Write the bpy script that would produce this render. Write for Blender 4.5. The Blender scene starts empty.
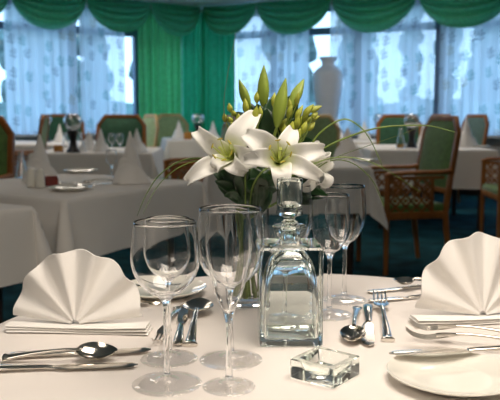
import bpy, bmesh, math, random
from mathutils import Vector, Matrix, noise
random.seed(11)
R = math.radians
PI = math.pi
sc = bpy.context.scene
C = sc.collection

# ------------------------------------------------------------------ camera model
F, PITCH, CAMZ, TT = 740.0, R(6.78), 1.094, 0.75
def ray(px, py):
    x, u = (px-250)/F, (200-py)/F
    return Vector((x, math.cos(PITCH)+u*math.sin(PITCH), -math.sin(PITCH)+u*math.cos(PITCH)))
def on(px, py, z=TT):
    d = ray(px, py); t = (z-CAMZ)/d.z
    return Vector((d.x*t, d.y*t, z))
def at(px, py, Y):
    d = ray(px, py); t = Y/d.y
    return Vector((d.x*t, Y, CAMZ+d.z*t))
def xat(px, Y, z=TT):
    return (px-250)/F*(Y*math.cos(PITCH)+(CAMZ-z)*math.sin(PITCH))

# ------------------------------------------------------------------ materials
def nodes(name):
    m = bpy.data.materials.new(name); m.use_nodes = True
    nt = m.node_tree
    for n in list(nt.nodes): nt.nodes.remove(n)
    out = nt.nodes.new('ShaderNodeOutputMaterial')
    return m, nt, out
def mk(name, col, rough=.6, metal=0., var=.12, scale=12., bump=0., bscale=200., sheen=0., spec=.5, coat=0., stretch=(1,1,1)):
    m, nt, out = nodes(name)
    b = nt.nodes.new('ShaderNodeBsdfPrincipled')
    tc = nt.nodes.new('ShaderNodeTexCoord'); mp = nt.nodes.new('ShaderNodeMapping')
    mp.inputs['Scale'].default_value = stretch
    nz = nt.nodes.new('ShaderNodeTexNoise'); nz.inputs['Scale'].default_value = scale; nz.inputs['Detail'].default_value = 4
    rp = nt.nodes.new('ShaderNodeValToRGB')
    rp.color_ramp.elements[0].position = .3; rp.color_ramp.elements[1].position = .7
    rp.color_ramp.elements[0].color = tuple(c*(1-var) for c in col)+(1,)
    rp.color_ramp.elements[1].color = tuple(min(1, c*(1+var)) for c in col)+(1,)
    L = nt.links.new
    L(tc.outputs['Object'], mp.inputs[0]); L(mp.outputs[0], nz.inputs['Vector']); L(nz.outputs['Fac'], rp.inputs[0])
    L(rp.outputs[0], b.inputs['Base Color'])
    b.inputs['Roughness'].default_value = rough; b.inputs['Metallic'].default_value = metal
    b.inputs['Specular IOR Level'].default_value = spec
    if sheen: b.inputs['Sheen Weight'].default_value = sheen
    if coat: b.inputs['Coat Weight'].default_value = coat
    if bump:
        n2 = nt.nodes.new('ShaderNodeTexNoise'); n2.inputs['Scale'].default_value = bscale
        L(tc.outputs['Object'], n2.inputs['Vector'])
        bp = nt.nodes.new('ShaderNodeBump'); bp.inputs['Strength'].default_value = bump; bp.inputs['Distance'].default_value = .002
        L(n2.outputs['Fac'], bp.inputs['Height']); L(bp.outputs[0], b.inputs['Normal'])
    L(b.outputs[0], out.inputs[0])
    return m
def glassmat(name, col=(1,1,1), ior=1.47, rough=0.):
    m, nt, out = nodes(name)
    g = nt.nodes.new('ShaderNodeBsdfGlass'); g.inputs['Color'].default_value = col+(1,)
    g.inputs['IOR'].default_value = ior; g.inputs['Roughness'].default_value = rough
    nt.links.new(g.outputs[0], out.inputs[0]); return m
def panemat():
    m, nt, out = nodes('window_glass')
    t = nt.nodes.new('ShaderNodeBsdfTransparent'); t.inputs[0].default_value = (.93,.96,1,1)
    g = nt.nodes.new('ShaderNodeBsdfGlossy'); g.inputs['Roughness'].default_value = .02
    mx = nt.nodes.new('ShaderNodeMixShader'); mx.inputs[0].default_value = .06
    L = nt.links.new; L(t.outputs[0], mx.inputs[1]); L(g.outputs[0], mx.inputs[2]); L(mx.outputs[0], out.inputs[0]); return m
def drapemat(name, col, trans=.35, var=.3):
    m, nt, out = nodes(name)
    tc = nt.nodes.new('ShaderNodeTexCoord')
    nz = nt.nodes.new('ShaderNodeTexNoise'); nz.inputs['Scale'].default_value = 22; nz.inputs['Detail'].default_value = 3
    rp = nt.nodes.new('ShaderNodeValToRGB')
    rp.color_ramp.elements[0].position = .35; rp.color_ramp.elements[1].position = .68
    rp.color_ramp.elements[0].color = tuple(c*(1-var) for c in col)+(1,)
    rp.color_ramp.elements[1].color = tuple(min(1, c*(1+var)) for c in col)+(1,)
    d = nt.nodes.new('ShaderNodeBsdfPrincipled'); d.inputs['Roughness'].default_value = .42; d.inputs['Sheen Weight'].default_value = .3
    t = nt.nodes.new('ShaderNodeBsdfTranslucent')
    mx = nt.nodes.new('ShaderNodeMixShader'); mx.inputs[0].default_value = trans
    L = nt.links.new
    L(tc.outputs['Object'], nz.inputs['Vector']); L(nz.outputs['Fac'], rp.inputs[0])
    L(rp.outputs[0], d.inputs['Base Color']); L(rp.outputs[0], t.inputs['Color'])
    L(d.outputs[0], mx.inputs[1]); L(t.outputs[0], mx.inputs[2]); L(mx.outputs[0], out.inputs[0]); return m
def globemat(name, r=.08, lo=.12, hi=.85, bl=.45):
    m, nt, out = nodes(name); L = nt.links.new
    t = nt.nodes.new('ShaderNodeBsdfTransparent'); g = nt.nodes.new('ShaderNodeBsdfGlossy'); g.inputs['Roughness'].default_value = r
    lw = nt.nodes.new('ShaderNodeLayerWeight'); lw.inputs['Blend'].default_value = bl
    mp = nt.nodes.new('ShaderNodeMapRange'); mp.inputs['To Min'].default_value = lo; mp.inputs['To Max'].default_value = hi
    mx = nt.nodes.new('ShaderNodeMixShader'); L(lw.outputs['Facing'], mp.inputs['Value']); L(mp.outputs[0], mx.inputs[0])
    L(t.outputs[0], mx.inputs[1]); L(g.outputs[0], mx.inputs[2]); L(mx.outputs[0], out.inputs[0]); return m
def sheermat():
    """woven voile with embroidered sprigs: UV in metres"""
    m, nt, out = nodes('printed_voile'); L = nt.links.new
    def nd(t, **k):
        n = nt.nodes.new(t)
        for a, v in k.items(): setattr(n, a, v)
        return n
    def mth(op, a, b=None, c=None):
        n = nd('ShaderNodeMath', operation=op)
        for i, v in enumerate((a, b, c)):
            if v is None: continue
            if isinstance(v, (int, float)): n.inputs[i].default_value = v
            else: L(v, n.inputs[i])
        return n.outputs[0]
    uv = nd('ShaderNodeTexCoord').outputs['UV']
    sc_ = nd('ShaderNodeVectorMath', operation='SCALE'); L(uv, sc_.inputs[0]); sc_.inputs['Scale'].default_value = 4.6
    vo = nd('ShaderNodeTexVoronoi', voronoi_dimensions='2D'); L(sc_.outputs[0], vo.inputs['Vector']); vo.inputs['Scale'].default_value = 1; vo.inputs['Randomness'].default_value = .8
    df = nd('ShaderNodeVectorMath', operation='SUBTRACT'); L(sc_.outputs[0], df.inputs[0]); L(vo.outputs['Position'], df.inputs[1])
    sp = nd('ShaderNodeSeparateXYZ'); L(df.outputs[0], sp.inputs[0]); X, Y = sp.outputs[0], sp.outputs[1]
    cs = nd('ShaderNodeSeparateColor'); L(vo.outputs['Color'], cs.inputs[0])
    total = None
    for (cx, cy, an, lx, ly) in [(.0,.0,80,.36,.016),(.13,.14,38,.14,.030),(-.12,.08,142,.14,.030),(.12,-.10,34,.14,.028),(-.11,-.16,146,.14,.028),(.03,.32,75,.12,.030),(-.14,.26,140,.10,.026)]:
        c_, s_ = math.cos(R(an)), math.sin(R(an))
        x = mth('SUBTRACT', X, cx); y = mth('SUBTRACT', Y, cy)
        a = mth('ADD', mth('MULTIPLY', x, c_), mth('MULTIPLY', y, s_)); b = mth('ADD', mth('MULTIPLY', x, -s_), mth('MULTIPLY', y, c_))
        e = mth('ADD', mth('POWER', mth('ABSOLUTE', mth('DIVIDE', a, lx)), 2.), mth('POWER', mth('ABSOLUTE', mth('DIVIDE', b, ly)), 2.))
        f = mth('LESS_THAN', e, 1.)
        total = f if total is None else mth('MAXIMUM', total, f)
    mask = mth('MULTIPLY', total, mth('GREATER_THAN', cs.outputs[0], .15))
    rp = nd('ShaderNodeValToRGB'); rp.color_ramp.interpolation = 'CONSTANT'
    els = rp.color_ramp.elements
    els[0].position = 0; els[0].color = (.05,.30,.30,1)
    els[1].position = .45; els[1].color = (.10,.14,.20,1)
    e = els.new(.75); e.color = (.42,.38,.26,1)
    L(cs.outputs[1], rp.inputs[0])
    mc = nd('ShaderNodeMix', data_type='RGBA'); L(mask, mc.inputs['Factor']); mc.inputs['A'].default_value = (.86,.93,.97,1); L(rp.outputs[0], mc.inputs['B'])
    col = mc.outputs['Result']
    tr = nd('ShaderNodeBsdfTranslucent'); L(col, tr.inputs[0]); di = nd('ShaderNodeBsdfDiffuse'); L(col, di.inputs[0])
    m1 = nd('ShaderNodeMixShader'); m1.inputs[0].default_value = .2; L(tr.outputs[0], m1.inputs[1]); L(di.outputs[0], m1.inputs[2])
    tp = nd('ShaderNodeBsdfTransparent')
    fac = mth('MULTIPLY_ADD', mask, .24, .74)
    m2 = nd('ShaderNodeMixShader'); L(fac, m2.inputs[0]); L(tp.outputs[0], m2.inputs[1]); L(m1.outputs[0], m2.inputs[2])
    L(m2.outputs[0], out.inputs[0]); return m
def petalmat():
    m, nt, out = nodes('lily_petal'); L = nt.links.new
    uv = nt.nodes.new('ShaderNodeTexCoord'); sp = nt.nodes.new('ShaderNodeSeparateXYZ'); L(uv.outputs['UV'], sp.inputs[0])
    rp = nt.nodes.new('ShaderNodeValToRGB'); e = rp.color_ramp.elements
    e[0].position = 0; e[0].color = (.60,.66,.22,1); e[1].position = .34; e[1].color = (.93,.92,.88,1)
    x = e.new(.16); x.color = (.84,.86,.62,1)
    L(sp.outputs[1], rp.inputs[0])
    b = nt.nodes.new('ShaderNodeBsdfPrincipled'); b.inputs['Roughness'].default_value = .5
    L(rp.outputs[0], b.inputs['Base Color'])
    t = nt.nodes.new('ShaderNodeBsdfTranslucent'); L(rp.outputs[0], t.inputs[0])
    mx = nt.nodes.new('ShaderNodeMixShader'); mx.inputs[0].default_value = .25
    L(b.outputs[0], mx.inputs[1]); L(t.outputs[0], mx.inputs[2]); L(mx.outputs[0], out.inputs[0]); return m
def emis(name, col, s):
    m, nt, out = nodes(name); e = nt.nodes.new('ShaderNodeEmission')
    e.inputs[0].default_value = col+(1,); e.inputs[1].default_value = s
    nt.links.new(e.outputs[0], out.inputs[0]); return m

M = dict(
    cloth=mk('table_linen', (.82,.765,.72), .85, var=.03, scale=3, bump=.25, bscale=900, sheen=.15, spec=.2),
    linen=mk('white_damask', (.80,.76,.71), .85, var=.04, scale=3, bump=.2, bscale=600, spec=.2),
    napkin=mk('napkin_linen', (.90,.87,.83), .85, var=.02, scale=8, bump=.2, bscale=800, spec=.2),
    glass=glassmat('clear_glass'), thick=glassmat('decanter_glass', (.985,1,.99), 1.5),
    steel=mk('polished_cutlery', (.72,.68,.62), .14, 1., var=.05, scale=30),
    china=mk('glazed_china', (.86,.84,.76), .12, var=.02, scale=6, coat=.5),
    urn=mk('urn_glaze', (.66,.70,.75), .25, var=.06, scale=4),
    plaster=mk('white_plaster', (.75,.76,.78), .9, var=.04, scale=3),
    ceiling=mk('ceiling_paint', (.78,.80,.82), .95, var=.03, scale=2),
    wallp=mk('wall_paint', (.42,.40,.36), .9, var=.06, scale=2),
    sill=mk('sill_paint', (.70,.74,.78), .5, var=.04),
    frame=mk('blue_grey_frame', (.09,.16,.26), .5, var=.1),
    carpet=mk('teal_carpet', (.008,.055,.066), 1., var=.55, scale=5, bump=.6, bscale=300, spec=.1),
    wood=mk('honey_wood', (.33,.115,.022), .38, var=.3, scale=14, stretch=(1,1,.25)),
    tan=mk('pale_wood', (.55,.40,.18), .4, var=.2, scale=14, stretch=(1,1,.25)),
    dark=mk('dark_wood', (.035,.020,.014), .4, var=.3, scale=10),
    green=mk('olive_green_upholstery', (.10,.20,.045), .8, var=.25, scale=30, sheen=.3),
    deep=mk('deep_green_upholstery', (.03,.12,.06), .8, var=.25, scale=30, sheen=.3),
    slate=mk('grey_green_upholstery', (.09,.16,.14), .8, var=.2, scale=30, sheen=.3),
    pale=mk('pale_green_upholstery', (.30,.42,.20), .8, var=.2, scale=30, sheen=.3),
    black=mk('black_lacquer', (.012,.011,.012), .3, var=.2),
    red=mk('dark_red_card', (.20,.025,.015), .5, var=.3, scale=40),
    amber=mk('amber_wax', (.50,.22,.04), .4, var=.2, scale=30),
    oil=mk('golden_oil', (.45,.22,.03), .2, var=.1),
    swag=drapemat('green_satin', (.075,.62,.32), .08, .12), drape=drapemat('green_drape', (.035,.42,.20), .55, .12), drape_lit=drapemat('green_drape_painted_backlight', (.10,.48,.17), .58, .12),  # second drape green is yellower: window backlight put into the colour
    sheer=sheermat(), globe=globemat('thin_globe_glass'), thin=globemat('thin_foot_glass', .02, .03, .5, .3), pane=panemat(), petal=petalmat(),
    bud=mk('bud_green', (.27,.36,.05), .45, var=.22, scale=40, stretch=(1,1,.2)),
    sbud=mk('small_bud_yellow', (.36,.39,.045), .5, var=.25, scale=60),
    leaf=mk('dark_leaf', (.012,.050,.012), .35, var=.4, scale=25),
    stem=mk('stem_green', (.22,.30,.05), .5, var=.25, scale=40),
    grass=mk('grass_green', (.14,.21,.03), .5, var=.3, scale=30),
    straw=mk('straw_brown', (.22,.17,.06), .6, var=.3, scale=30),
    anther=mk('anther', (.50,.42,.05), .8, var=.2, scale=90),
    pistil=mk('pistil', (.55,.62,.15), .5, var=.1),
    crown=mk('tree_leaves', (.14,.22,.20), .9, var=.5, scale=3), bark=mk('tree_bark', (.08,.06,.05), .9, var=.3),
    paving=mk('pale_paving', (.45,.47,.48), .9, var=.1, scale=1), brass=mk('lamp_white_metal', (.8,.8,.78), .4),
    lamp=emis('lamp_diffuser', (1.,.80,.58), 9.),
)

# ------------------------------------------------------------------ mesh helpers
def new(): return bmesh.new()
def obj(name, bm, mat, parent=None, smooth=True, recalc=False, sharp=50, sub=0, solid=0.):
    if recalc: bmesh.ops.recalc_face_normals(bm, faces=bm.faces)
    me = bpy.data.meshes.new(name); bm.to_mesh(me); bm.free()
    if smooth:
        me.polygons.foreach_set('use_smooth', [True]*len(me.polygons)); me.set_sharp_from_angle(angle=R(sharp))
    me.materials.append(M[mat] if isinstance(mat, str) else mat)
    o = bpy.data.objects.new(name, me); C.objects.link(o)
    if parent: o.parent = parent
    if solid:
        s = o.modifiers.new('s', 'SOLIDIFY'); s.thickness = solid; s.offset = 0
    if sub:
        s = o.modifiers.new('u', 'SUBSURF'); s.levels = sub; s.render_levels = sub
    return o
def tag(o, label, cat, group=None):
    o['label'] = label; o['category'] = cat
    if group: o['group'] = group
    return o
def thing(name, label, cat, loc=(0,0,0), rz=0, group=None):
    o = bpy.data.objects.new(name, None); C.objects.link(o)
    o.empty_display_size = .05; o.location = loc; o.rotation_euler = (0,0,rz)
    return tag(o, label, cat, group)
def struct(name, bm, mat, parent=None, **k):
    o = obj(name, bm, mat, parent, **k)
    if not parent: o['kind'] = 'structure'
    return o
def dup(root, loc, rz, label, scale=1., group=None):
    def cp(o, par):
        c = o.copy(); C.objects.link(c)
        if par: c.parent = par
        for ch in kids.get(o.name, ()): cp(ch, c)
        return c
    kids = {}
    for o in C.objects:
        if o.parent: kids.setdefault(o.parent.name, []).append(o)
    r = cp(root, None); r.location = loc; r.rotation_euler = (0,0,rz); r.scale = (scale,)*3
    r['label'] = label
    if group: r['group'] = group
    return r
def face(bm, vs):
    vs2 = []
    for v in vs:
        if v not in vs2: vs2.append(v)
    if len(vs2) > 2:
        try: return bm.faces.new(vs2)
        except ValueError: return None
def lathe(bm, prof, n=48, ex=(1,1), power=None):
    rings = []
    for r, z in prof:
        if r < 1e-7: rings.append([bm.verts.new((0,0,z))]*n)
        else:
            ring = []
            for i in range(n):
                a = 2*PI*i/n; c, s = math.cos(a), math.sin(a)
                if power:
                    q = (abs(c)**power+abs(s)**power)**(-1/power)
                    c, s = c*q, s*q
                ring.append(bm.verts.new((r*c*ex[0], r*s*ex[1], z)))
            rings.append(ring)
    for a, b in zip(rings, rings[1:]):
        for i in range(n):
            j = (i+1) % n
            face(bm, (a[i], a[j], b[j], b[i]))
    return bm
def tube(bm, pts, rad, n=8, flat=1., up=Vector((0,0,1)), caps=True):
    pts = [Vector(p) for p in pts]; rings = []
    if not isinstance(rad, (list, tuple)): rad = [rad]*len(pts)
    if not isinstance(flat, (list, tuple)): flat = [flat]*len(pts)
    pa = None
    for k, p in enumerate(pts):
        t = (pts[min(k+1, len(pts)-1)]-pts[max(k-1, 0)]).normalized()
        if pa is None:
            a = t.cross(up)
            if a.length < 1e-3: a = t.cross(Vector((1,0,0)))
        else:
            a = pa-t*pa.dot(t)
        a.normalize(); pa = a; b = a.cross(t).normalized()
        rings.append([bm.verts.new(p+rad[k]*(math.cos(2*PI*i/n)*a+math.sin(2*PI*i/n)*flat[k]*b)) for i in range(n)])
    for a, b in zip(rings, rings[1:]):
        for i in range(n): face(bm, (a[i], a[(i+1)%n], b[(i+1)%n], b[i]))
    if caps:
        face(bm, rings[0][::-1]); face(bm, rings[-1])
    return bm
def box(bm, c, s, rot=None, bev=0.):
    r = bmesh.ops.create_cube(bm, size=1)
    mt = Matrix.Translation(Vector(c)) @ (rot.to_4x4() if rot else Matrix()) @ Matrix.Diagonal((s[0], s[1], s[2], 1))
    bmesh.ops.transform(bm, matrix=mt, verts=r['verts'])
    if bev:
        es = list({e for v in r['verts'] for e in v.link_edges})
        bmesh.ops.bevel(bm, geom=es, offset=bev, segments=2, affect='EDGES', profile=.5)
    return bm
def beam(bm, p, q, w, h, bev=0., up=Vector((0,0,1))):
    p, q = Vector(p), Vector(q); d = q-p; t = d.normalized()
    a = t.cross(up)
    if a.length < 1e-3: a = t.cross(Vector((1,0,0)))
    a.normalize(); b = a.cross(t).normalized()
    rot = Matrix((a, t, b)).transposed()
    return box(bm, (p+q)/2, (w, d.length, h), rot, bev)
def grid(bm, rows, uv=None, close=False):
    vs = [[bm.verts.new(p) for p in r] for r in rows]
    lay = bm.loops.layers.uv.new('UVMap') if uv else None
    for i in range(len(vs)-1):
        m = len(vs[i])
        for j in range(m if close else m-1):
            k = (j+1) % m
            f = face(bm, (vs[i][j], vs[i][k], vs[i+1][k], vs[i+1][j]))
            if f and uv:
                for lp, (a, b) in zip(f.loops, ((i,j),(i,k),(i+1,k),(i+1,j))): lp[lay].uv = uv[a][b]
    return vs
def cr(pts, n):
    """smooth curve through points"""
    P = [Vector(p) for p in pts]; P = [P[0]*2-P[1]]+P+[P[-1]*2-P[-2]]; out = []
    for i in range(1, len(P)-2):
        for k in range(n):
            t = k/n; a, b, c, d = P[i-1:i+3]
            out.append(.5*((2*b)+(c-a)*t+(2*a-5*b+4*c-d)*t*t+(3*b-a-3*c+d)*t**3))
    out.append(P[-2]); return out
def prof(pts, n=5):
    return [(max(0, v.x), v.y) for v in cr([(a, b, 0) for a, b in pts], n)]
def lerp(a, b, t): return a+(b-a)*t

# ------------------------------------------------------------------ room shell
K = Vector((-.74, 11.6, 0)); CEIL = 2.66
dL = Vector((-.842, -.540, 0)).normalized(); dR = Vector((.897, -.443, 0)).normalized()
nL = Vector((dL.y*-1, dL.x, 0)); nL = nL if nL.y < 0 else -nL      # into the room
nR = Vector((-dR.y, dR.x, 0)); nR = nR if nR.y < 0 else -nR
TL = (6-.74)/.842; TR = (6+.74)/.897
EL = K+dL*TL; ER = K+dR*TR
def poly(bm, pts, z, flip=False):
    vs = [bm.verts.new((p[0], p[1], z)) for p in pts]
    bm.faces.new(vs[::-1] if flip else vs)
ring = [(-6,-4), (6,-4), (6,ER.y), (K.x,K.y), (-6,EL.y)]
def slab(name, z0, z1, mat):
    bm = new(); a = [bm.verts.new((p[0], p[1], z0)) for p in ring]; b = [bm.verts.new((p[0], p[1], z1)) for p in ring]
    bm.faces.new(a[::-1]); bm.faces.new(b)
    for i in range(5): bm.faces.new((a[i], a[(i+1)%5], b[(i+1)%5], b[i]))
    return struct(name, bm, mat, smooth=False)
slab('floor', -.1, 0, 'carpet'); slab('ceiling', CEIL, CEIL+.1, 'ceiling')
struct('wall_west', box(new(), (-6.05, (EL.y-4)/2, CEIL/2), (.1, EL.y+4, CEIL)), 'wallp', smooth=False)
struct('wall_east', box(new(), (6.05, (ER.y-4)/2, CEIL/2), (.1, ER.y+4, CEIL)), 'wallp', smooth=False)
struct('wall_back', box(new(), (0, -4.05, CEIL/2), (12.2, .1, CEIL)), 'wallp', smooth=False)
def along(d, n, t, off, z): return K+d*t+n*off+Vector((0,0,z))
def wbox(bm, d, n, t0, t1, o0, o1, z0, z1):
    return beam(bm, along(d, n, t0, (o0+o1)/2, (z0+z1)/2), along(d, n, t1, (o0+o1)/2, (z0+z1)/2), abs(o1-o0), z1-z0)
SILL = .76
for nm, d, n, T in (('left', dL, nL, TL), ('right', dR, nR, TR)):
    struct('wall_below_window_'+nm, wbox(new(), d, n, 0, T, -.14, 0, 0, SILL), 'wallp', smooth=False)
    struct('trim_'+('1' if nm == 'left' else '2'), wbox(new(), d, n, .02, T, -.14, .12, SILL, SILL+.035), 'sill', smooth=False)
    struct('wall_header_'+nm, wbox(new(), d, n, 0, T, -.14, 0, 2.56, CEIL), 'wallp', smooth=False)
    struct('baseboard_'+nm, wbox(new(), d, n, .02, T, 0, .015, 0, .09), 'dark', smooth=False)
wn = 0
for d, n, spans in ((dL, nL, [(.06,1.06),(1.06,2.05),(2.05,3.6),(3.6,TL)]), (dR, nR, [(.06,1.2),(1.2,2.48),(2.48,3.65),(3.65,5.2),(5.2,TR)])):
    for (t0, t1) in spans:
        wn += 1
        bm = new(); w = .05 if abs(t1-3.65) > .01 and abs(t0-3.65) > .01 else .085
        wbox(bm, d, n, t0, t0+w, -.12, -.03, SILL+.035, 2.56); wbox(bm, d, n, t1-w, t1, -.12, -.03, SILL+.035, 2.56)
        wbox(bm, d, n, t0+w, t1-w, -.12, -.03, SILL+.035, SILL+.085); wbox(bm, d, n, t0+w, t1-w, -.12, -.03, 2.51, 2.56)
        wbox(bm, d, n, t0+w, t1-w, -.12, -.03, 2.19, 2.29)
        o = struct('window_%d' % wn, bm, 'frame', smooth=False)
        p = wbox(new(), d, n, t0+w, t1-w, -.08, -.074, SILL+.085, 2.51)
        obj('pane', p, 'pane', o, smooth=False)

# sheers, drapes, swags
def curtain(name, d, n, t0, t1, z0, z1, off, amp, wl, mat, label, cat, group, edge=0.):
    m = int((t1-t0)/wl*9)+2; rows, uv = [], []
    for i in range(15):
        v = i/14; z = lerp(z1, z0, v); row, uvr = [], []
        for j in range(m):
            u = j/(m-1); t = lerp(t0, t1, u)
            if edge and u > .5: t -= edge*v*(u-.5)*2
            if edge < 0 and u < .5: t -= edge*v*(.5-u)*2
            ph = t/wl*2*PI+1.1*math.sin(t*3.7)+.5*v*math.sin(t*9)
            a = amp*(.8+.3*v)*(math.sin(ph)+.35*math.sin(2.3*ph+1))
            row.append(along(d, n, t, off+a, z)); uvr.append((t, z))
        rows.append(row); uv.append(uvr)
    bm = new(); grid(bm, rows, uv)
    return tag(obj(name, bm, mat, sharp=180), label, cat, group)
g = 'voile curtains at the windows'
curtain('sheer_curtain', dL, nL, 2.02, 3.02, .80, 2.58, .08, .022, .13, 'sheer', 'sheer leaf-sprigged voile left of the dark window mullion at upper left', 'sheer curtain', g)
curtain('sheer_curtain', dL, nL, 3.22, 4.6, .80, 2.58, .08, .022, .13, 'sheer', 'sheer sprigged voile cut by the left edge of the photo', 'sheer curtain', g)
curtain('sheer_curtain', dL, nL, 1.30, 1.99, .80, 2.58, .08, .022, .13, 'sheer', 'sheer sprigged voile between the dark mullion and the bright gap by the green drape', 'sheer curtain', g)
curtain('sheer_curtain', dR, nR, .62, 1.80, .80, 2.58, .08, .022, .13, 'sheer', 'sheer voile between the green corner drape and the white urn', 'sheer curtain', g)
curtain('sheer_curtain', dR, nR, 2.12, 3.58, .80, 2.58, .08, .022, .13, 'sheer', 'sheer sprigged voile right of the white urn', 'sheer curtain', g)
curtain('sheer_curtain', dR, nR, 3.66, 4.45, .80, 2.58, .08, .022, .13, 'sheer', 'sheer voile just right of the thick dark mullion at upper right', 'sheer curtain', g)
curtain('sheer_curtain', dR, nR, 4.47, 5.8, .80, 2.58, .08, .022, .13, 'sheer', 'sheer voile cut by the right edge of the photo', 'sheer curtain', g)
g = 'green drapes in the corner'
curtain('drape', dL, nL, .44, 1.13, .02, 2.58, .155, .042, .115, 'drape_lit', 'green drape left of the room corner, backlight painted in as yellow-green', 'curtain', g)
curtain('drape', dL, nL, .03, .43, .02, 2.58, .13, .040, .105, 'drape', 'narrow folded green drape filling the room corner', 'curtain', g)
curtain('drape', dR, nR, .09, .69, .02, 2.58, .205, .042, .11, 'drape', 'teal-green drape right of the room corner behind the lilies', 'curtain', g)

def swag(d, n, t0, t1, drop, label, ph):
    rows = []; NU, NV = 48, 70; zt = CEIL-.015; nf = 4.6
    for i in range(NV+1):
        v = i/NV; row = []
        for j in range(NU+1):
            u = -1+2*j/NU; b = max(0., 1-abs(u)**2.2)
            hang_ = lerp(.13*v, drop*v, b**.8)
            fold = 2*abs(math.sin(PI*nf*v**.9+ph+.3*math.sin(2*u+ph)))**.65-1
            dep = .05+.12*b*math.sin(PI*min(1, v*1.02)*.85)+.052*fold*(.45+.55*b)*min(1, v*5)*(1-.35*v)
            z = zt-hang_+.010*fold*b
            t = lerp(t0, t1, (u*(1.0-.05*v*(1-b))+1)/2)
            row.append(along(d, n, t, .265+dep, z))
        rows.append(row)
    bm = new(); grid(bm, rows)
    return tag(obj('swag_valance', bm, 'swag', sharp=180, solid=.006), label, 'swag', 'green swags along the window tops')
swag(dL, nL, 2.98, 4.0, .46, 'green swag cut by the top left corner of the photo', .2)
swag(dL, nL, 1.96, 2.98, .46, 'large green swag above the left window mullion', 1.)
swag(dL, nL, 1.0, 1.96, .46, 'green swag above the bright gap in the left voile', 2.)
swag(dL, nL, .20, 1.0, .46, 'green swag just left of the room corner', .4)
swag(dR, nR, .20, 1.08, .46, 'green swag just right of the room corner above the lilies', 3.)
swag(dR, nR, 1.08, 2.22, .48, 'green swag above the white urn', 4.)
swag(dR, nR, 2.22, 3.40, .50, 'green swag right of the urn, second from the right end', 5.)
swag(dR, nR, 3.40, 4.60, .50, 'green swag at the top right corner of the photo', 1.6)

# outside: paving and trees
struct('ground_outside', box(new(), (0, 18, -.35), (60, 40, .1)), 'paving', smooth=False)
def tree(x, y, r, h, label, squash=1.):
    t = thing('tree', label, 'tree', (x, y, -.3), random.random()*6, 'trees outside the windows')
    obj('trunk', tube(new(), [(0,0,0),(.05,.02,h*.3),(0,0,h*.62)], [.14,.11,.08], 10), 'bark', t)
    bm = new()
    nb = 18
    for k in range(nb):
        a = k*2.4; rr = r*(.15+.55*random.random())
        c = Vector((rr*math.cos(a)*.8, rr*math.sin(a)*.8, h*(.22+.72*k/(nb-1))))
        q = bmesh.ops.create_icosphere(bm, subdivisions=3, radius=r*(.42+.25*random.random()))
        for v in q['verts']:
            v.co = v.co*(1+.5*noise.noise(v.co*2.6/r+Vector((k*3.1, x, 0))))
            v.co.z *= 1.25*squash; v.co += c
    obj('crown', bm, 'crown', t, smooth=False)
def xo(px, Y): return (px-250)/F*Y
for px, Y, r, h, lb in [
    (34,18,.78,5.2,'tree outside seen through the voile near the left edge'),
    (68,21.5,.62,6.0,'slender tree outside behind the voile left of the left mullion'),
    (97,18.5,.48,5.2,'slender tree outside behind the voile right of the left mullion'),
    (165,20,.9,5.5,'tree outside hidden behind the green corner drapes'),
    (288,20,.72,5.6,'slim tree outside behind the voile beside the lilies'),
    (358,18.5,.62,5.4,'slim tree outside right of the urn'),
    (410,22,.40,6.0,'slender tree outside left of the thick mullion'),
    (446,18,.36,5.2,'slender tree outside behind the thick mullion'),
    (488,20.5,.66,5.8,'tree outside at the right edge of the windows')]:
    tree(xo(px, Y), Y, r, h, lb)
def hedge(p, q, label):
    p, q = Vector(p), Vector(q); bm = new(); n = 60; rows = []
    dd = (q-p).normalized(); nn = Vector((-dd.y, dd.x, 0))
    for i in range(n+1):
        row = []
        for k in range(13):
            a = PI*k/12; v = p.lerp(q, i/n)+nn*.55*math.cos(a)+Vector((0,0,1.62*math.sin(a)**.5))
            v += Vector((1,1,.6))*.22*noise.noise(v*1.9); row.append(v)
        rows.append(row)
    vs = grid(bm, rows); face(bm, vs[0]); face(bm, vs[-1])
    o = obj('hedge', bm, 'crown', smooth=False); tag(o, label, 'hedge')
hedge((-9,12.8,-.32), (-1.6,15.8,-.32), 'clipped hedge outside along the left windows')
hedge((.2,15.8,-.32), (9,12.2,-.32), 'clipped hedge outside along the right windows')

# ------------------------------------------------------------------ unseen ceiling and pendant lamps, added to light the room
def added_panel_lamp(x, y, w, power, label, col=(1,.88,.75)):
    t = thing('added_ceiling_lamp', label, 'ceiling lamp', (x, y, CEIL), 0, 'added square ceiling lamps')
    bm = new()
    for sx in (-1, 1):
        box(bm, (sx*(w/2+.02), 0, -.03), (.04, w+.08, .06)); box(bm, (0, sx*(w/2+.02), -.03), (w, .04, .06))
    obj('frame', bm, 'brass', t, smooth=False)
    l = bpy.data.lights.new('added_ceiling_light', 'AREA'); l.shape = 'SQUARE'; l.size = w-.01; l.energy = power; l.color = col
    lo = bpy.data.objects.new('added_ceiling_light', l); C.objects.link(lo); lo.parent = t; lo.location = (0,0,-.03)
ADDED_LAMPS = [(-1.3,-1.2,1.3,27,'added unseen ceiling lamp behind the viewer'),
         (-1.7,4.6,.8,8,'added unseen ceiling lamp above the left middle tables'), (1.6,5.2,.8,8,'added unseen ceiling lamp above the right middle tables'),
         (-1.9,7.9,.8,24,'added unseen ceiling lamp above the far left tables'), (1.4,8.0,.8,24,'added unseen ceiling lamp above the far right tables')]
for a in ADDED_LAMPS: added_panel_lamp(*a)
PZ, PW = 2.12, 1.0
pt = thing('added_pendant', 'added unseen square pendant lamp above the front table', 'pendant lamp', (.35, .80, CEIL))  # added unseen lamp, hung low so its light falls off behind the front table
bm = new()
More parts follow.
